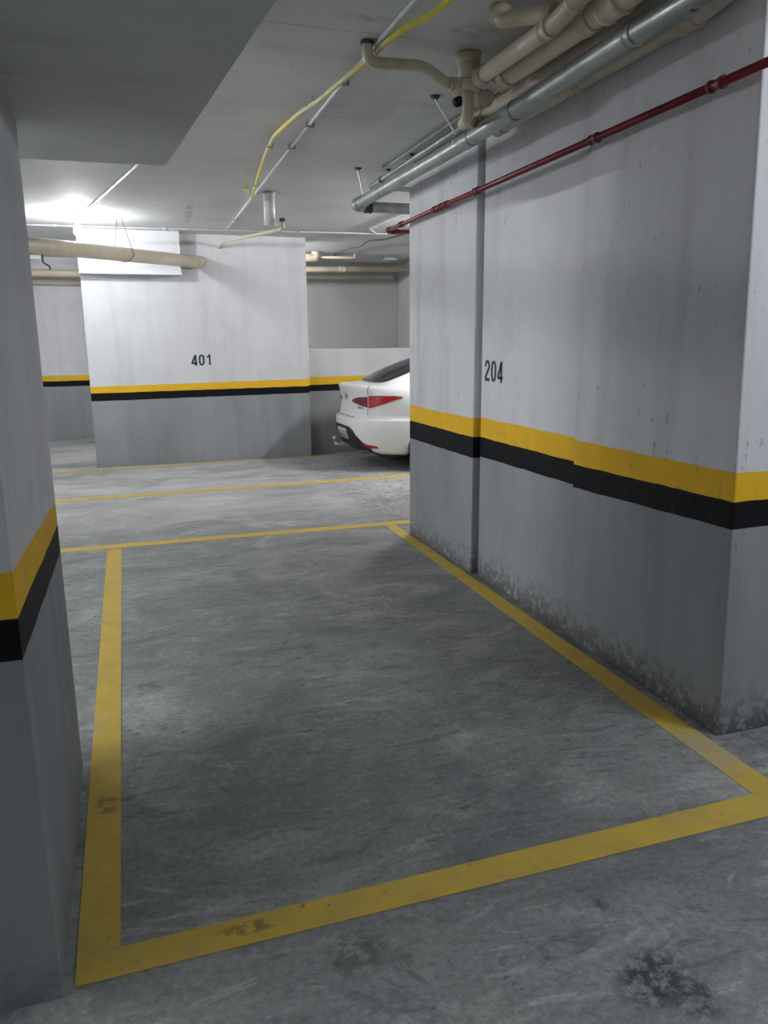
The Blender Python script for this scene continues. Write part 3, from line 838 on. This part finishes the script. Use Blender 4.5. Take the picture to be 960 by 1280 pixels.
# side windows
for s in (-1, 1):
    rows = []
    for j in range(7):
        w = 1.08 + (1.385 - 1.08) * j / 6
        i = 0
        while CB[i + 1][0] < w and i < len(CB) - 2: i += 1
        t = max(0, min(1, (w - CB[i][0]) / (CB[i + 1][0] - CB[i][0])))
        hw = CB[i][4] + (CB[i + 1][4] - CB[i][4]) * t
        ua, ub = .95 + .25 * j / 6, 2.55 - .55 * j / 6
        r = []
        for k in range(11):
            u = ua + (ub - ua) * k / 10
            c, a = 1.65, 1.25 - .35 * j / 6
            r.append(cw((u, s * (hw * max(0, 1 - (abs(u - c) / (a + .02)) ** 4) ** .25 + .006), w)))
        rows.append(r)
    mb = MB(); mb.grid(rows); o = mb.build('side_window', M_GLASS, car)
    sm = o.modifiers.new('thick', 'SOLIDIFY'); sm.thickness = .006
# tail lamps: darker lens on the lid, brighter one round the corner
def lamp_hi(a): return interp([(.25, .870), (.30, .890), (.40, .912), (.56, .925), (.66, .930), (.73, .930), (.762, .918)], a)[0]
def lamp_lo(a): return interp([(.25, .850), (.30, .842), (.40, .825), (.53, .802), (.57, .785), (.62, .800), (.69, .845), (.73, .882), (.762, .912)], a)[0]
for s in (-1, 1):
    tl = patch(lambda q: (s * (.567 + .195 * q), lamp_lo(.567 + .195 * q), lamp_hi(.567 + .195 * q)), .010, 'tail_light', M_LENS2, car, 20, 8, .012)
    tl['label'] = 'bright red outer lens'
    l = patch(lambda q: (s * (.25 + .302 * q), lamp_lo(.25 + .302 * q), lamp_hi(.25 + .302 * q)), .009, 'lid_lens', M_LENS1, tl, 12, 8, .012)
    l['label'] = 'dark maroon inner lens'
    patch(lambda q: (s * (.5525 + .013 * q), lamp_lo(.558) + .0, lamp_hi(.558)), .0095, 'chrome_divider', M_CHROME, tl, 2, 6, .01)
    patch(lambda q: (s * (.567 + .193 * q), lamp_hi(.567 + .193 * q) + .001, lamp_hi(.567 + .193 * q) + .007), .008, 'lamp_rim', M_BLACK, tl, 14, 2, .008)
    # lid seam and bumper reflector
    patch(lambda q: (s * (.556 + .004 * q), .70, lamp_lo(.558) - .002), .0025, 'panel_gap', M_INK, car, 2, 6, .004)
    patch(lambda q: (s * (.556 + .004 * q), lamp_hi(.558) + .002, 1.05), .0025, 'panel_gap', M_INK, car, 2, 6, .004)
    rf = patch(lambda q: (s * (.50 + .13 * q), .288 + .006 * q, .345 - .022 * q), .006, 'bumper_reflector', M_LENS2, car, 8, 3, .01)
patch(lambda q: (-.34 + .68 * q, .661, .668), .0025, 'panel_gap', M_INK, car, 16, 1, .004)
# dark lower bumper with plate
def dif(q):
    v = -.56 + 1.12 * q
    a = abs(v)
    return v, .218, interp([(0, .545), (.30, .545), (.40, .50), (.52, .36), (.56, .33)], a)[0]
df = patch(dif, .006, 'bumper_insert', M_BLACK, car, 28, 8, .012)
pl = patch(lambda q: (-.20 + .40 * q, .375, .505), .014, 'license_plate', M_PLATE, car, 6, 3, .008)
mb = MB()
x = -.165
for k in range(7):
    x0 = -.165 + k * .047 + (.006 if k > 2 else 0)
    for (a, b, lo, hi) in ((0, .008, .40, .47), (.026, .034, .40, .47), (0, .034, .40, .41), (0, .034, .46, .47)) if k % 2 == 0 else ((0, .009, .40, .47), (.0, .032, .43, .44), (.0, .032, .46, .47), (.024, .032, .40, .435)):
        q = [cw(rear(-(x0 + a), lo, .0152)), cw(rear(-(x0 + b), lo, .0152)), cw(rear(-(x0 + b), hi, .0152)), cw(rear(-(x0 + a), hi, .0152))]
        mb.poly(q)
mb.build('plate_lettering', M_INK, pl)
# emblem: a slanted letter in an oval ring
mb = MB()
ring_pts = [rear(  .058 * math.cos(2 * PI * k / 28), .905 + .038 * math.sin(2 * PI * k / 28), .008) for k in range(29)]
mb.tube([cw(p) for p in ring_pts], .0045, 8)
mb.tube([cw(rear(.020, .884, .008)), cw(rear(.010, .926, .008))], .0042, 8)
mb.tube([cw(rear(-.010, .884, .008)), cw(rear(-.020, .926, .008))], .0042, 8)
mb.tube([cw(rear(.018, .902, .008)), cw(rear(-.018, .908, .008))], .0042, 8)
mb.build('emblem', M_STEEL, car)
# small raised badge letters under the right lamp
mb = MB()
def bar(v0, w0, v1, w1, r=.0035): mb.tube([cw(rear(v0, w0, .004)), cw(rear(v1, w1, .004))], r, 6)
for k, ch in enumerate('HB20'):
    v = -.40 - k * .028; h0, h1 = .775, .805; w = .018
    if ch == 'H': bar(v, h0, v, h1); bar(v - w, h0, v - w, h1); bar(v, .79, v - w, .79)
    if ch == 'B': bar(v, h0, v, h1); bar(v - w, h0, v - w, h1); bar(v, .79, v - w, .79); bar(v, h0, v - w, h0); bar(v, h1, v - w, h1)
    if ch == '2': bar(v, h1, v - w, h1); bar(v - w, h1, v - w, .79); bar(v, .79, v - w, .79); bar(v, .79, v, h0); bar(v, h0, v - w, h0)
    if ch == '0': bar(v, h0, v, h1); bar(v - w, h0, v - w, h1); bar(v, h0, v - w, h0); bar(v, h1, v - w, h1)
mb.build('badge', M_CHROME, car)
# tow hitch
th = MB().tube([cw((.25, 0, .27)), cw((.02, 0, .27)), cw((-.10, 0, .30))], .022, 14, .05).build('tow_bar', M_STEEL, car)
MB().lathe([(.012, 0), (.012, .04), (.016, .045), (.024, .058), (.027, .07), (.024, .083), (.014, .093), (0, .095)], cw((-.10, 0, .30)), (0, 0, 1), 20).build('tow_ball', M_CHROME, th)
MB().box(CX - .03, CX + .03, CY - .16, CY - .02, .30, .312).build('tow_bracket', M_STEEL, th)
# underbody, wheels, exhaust
MB().box(CX + .35, CX + 3.9, CY - .56, CY + .56, .17, .30).build('underbody', M_BLACK, car)
MB().tube([cw((.8, -.40, .22)), cw((.14, -.40, .235))], .028, 16).build('exhaust_pipe', M_DARK, car)
for u in (.98, 3.45):
    for s in (-1, 1):
        o = cw((u, s * .64, .305))
        prof = [(.20, 0), (.285, 0), (.303, .025), (.305, .06), (.305, .15), (.300, .175), (.285, .195), (.205, .195), (.195, .185)]
        w = MB().lathe(prof, o, (0, s, 0), 44).build('wheel', M_RUBBER, car)
        mb = MB()
        mb.lathe([(.198, .12), (.205, .17), (.205, .19), (.190, .185), (.185, .14)], o, (0, s, 0), 40)
        for k in range(5):
            a = 2 * PI * k / 5
            d = Vector((math.cos(a), 0, math.sin(a))); e = Vector((-math.sin(a), 0, math.cos(a)))
            q = Vector(o) + Vector((0, s * .15, 0))
            for da in (-.03, .03):
                mb.tube([q + e * da * .4, q + d * .19 + e * da * 1.2], .016, 8)
        mb.lathe([(.045, .12), (.045, .175), (.03, .182), (0, .182)], o, (0, s, 0), 24)
        mb.build('rim', M_ALLOY, w)
for s in (-1, 1):
    mb = MB(); mb.tube([cw((2.55, s * .70, 1.02)), cw((2.53, s * .86, 1.06)), cw((2.53, s * .93, 1.07))], .05, 14, radii=[.02, .06, .05]); mb.build('door_mirror', M_CAR, car)
    hl = MB(); rows = []
    for j in range(5):
        r = []
        for i in range(7):
            v = .45 + .33 * i / 6; w = .66 + .11 * j / 4
            R = ALL[8]; q = (1 - (v / .87) ** 3.8) ** (1 / 3.8)
            c_, a_ = 2.09, 2.02 - .3 * max(0, (w - .7))
            r.append(cw((c_ + a_ * q + .012, s * v, w)))
        rows.append(r)
    hl.grid(rows); o = hl.build('headlight', M_PVCW, car); m_ = o.modifiers.new('t', 'SOLIDIFY'); m_.thickness = .03

# ------------------------------------------------------------------ world, camera, output look
w = bpy.data.worlds.new('World'); S.world = w; w.use_nodes = True
w.node_tree.nodes['Background'].inputs[0].default_value = (.02, .022, .025, 1)
w.node_tree.nodes['Background'].inputs[1].default_value = 1.0

cam = bpy.data.cameras.new('camera'); co = bpy.data.objects.new('camera', cam); COL.objects.link(co)
cam.sensor_fit = 'HORIZONTAL'; cam.sensor_width = 36; cam.lens = 961 / 960 * 36; cam.clip_start = .05
def rayv(x, y): return Vector((x - 480, -(y - 640), -961)).normalized()
Yc, Xc = rayv(150, 428), rayv(3450, 400)
Xc = (Xc - Yc * Xc.dot(Yc)).normalized(); Zc = Xc.cross(Yc)
R = Matrix((Xc, Yc, Zc))
co.matrix_world = Matrix.Translation((0, 0, 1.6)) @ R.to_4x4()
S.camera = co
S.view_settings.view_transform = 'Standard'; S.view_settings.look = 'None'
S.view_settings.gamma = 1.0; S.view_settings.use_curve_mapping = False
S.view_settings.exposure = 0.0
S.cycles.max_bounces = 8; S.cycles.diffuse_bounces = 6
S.cycles.sample_clamp_indirect = 4.0
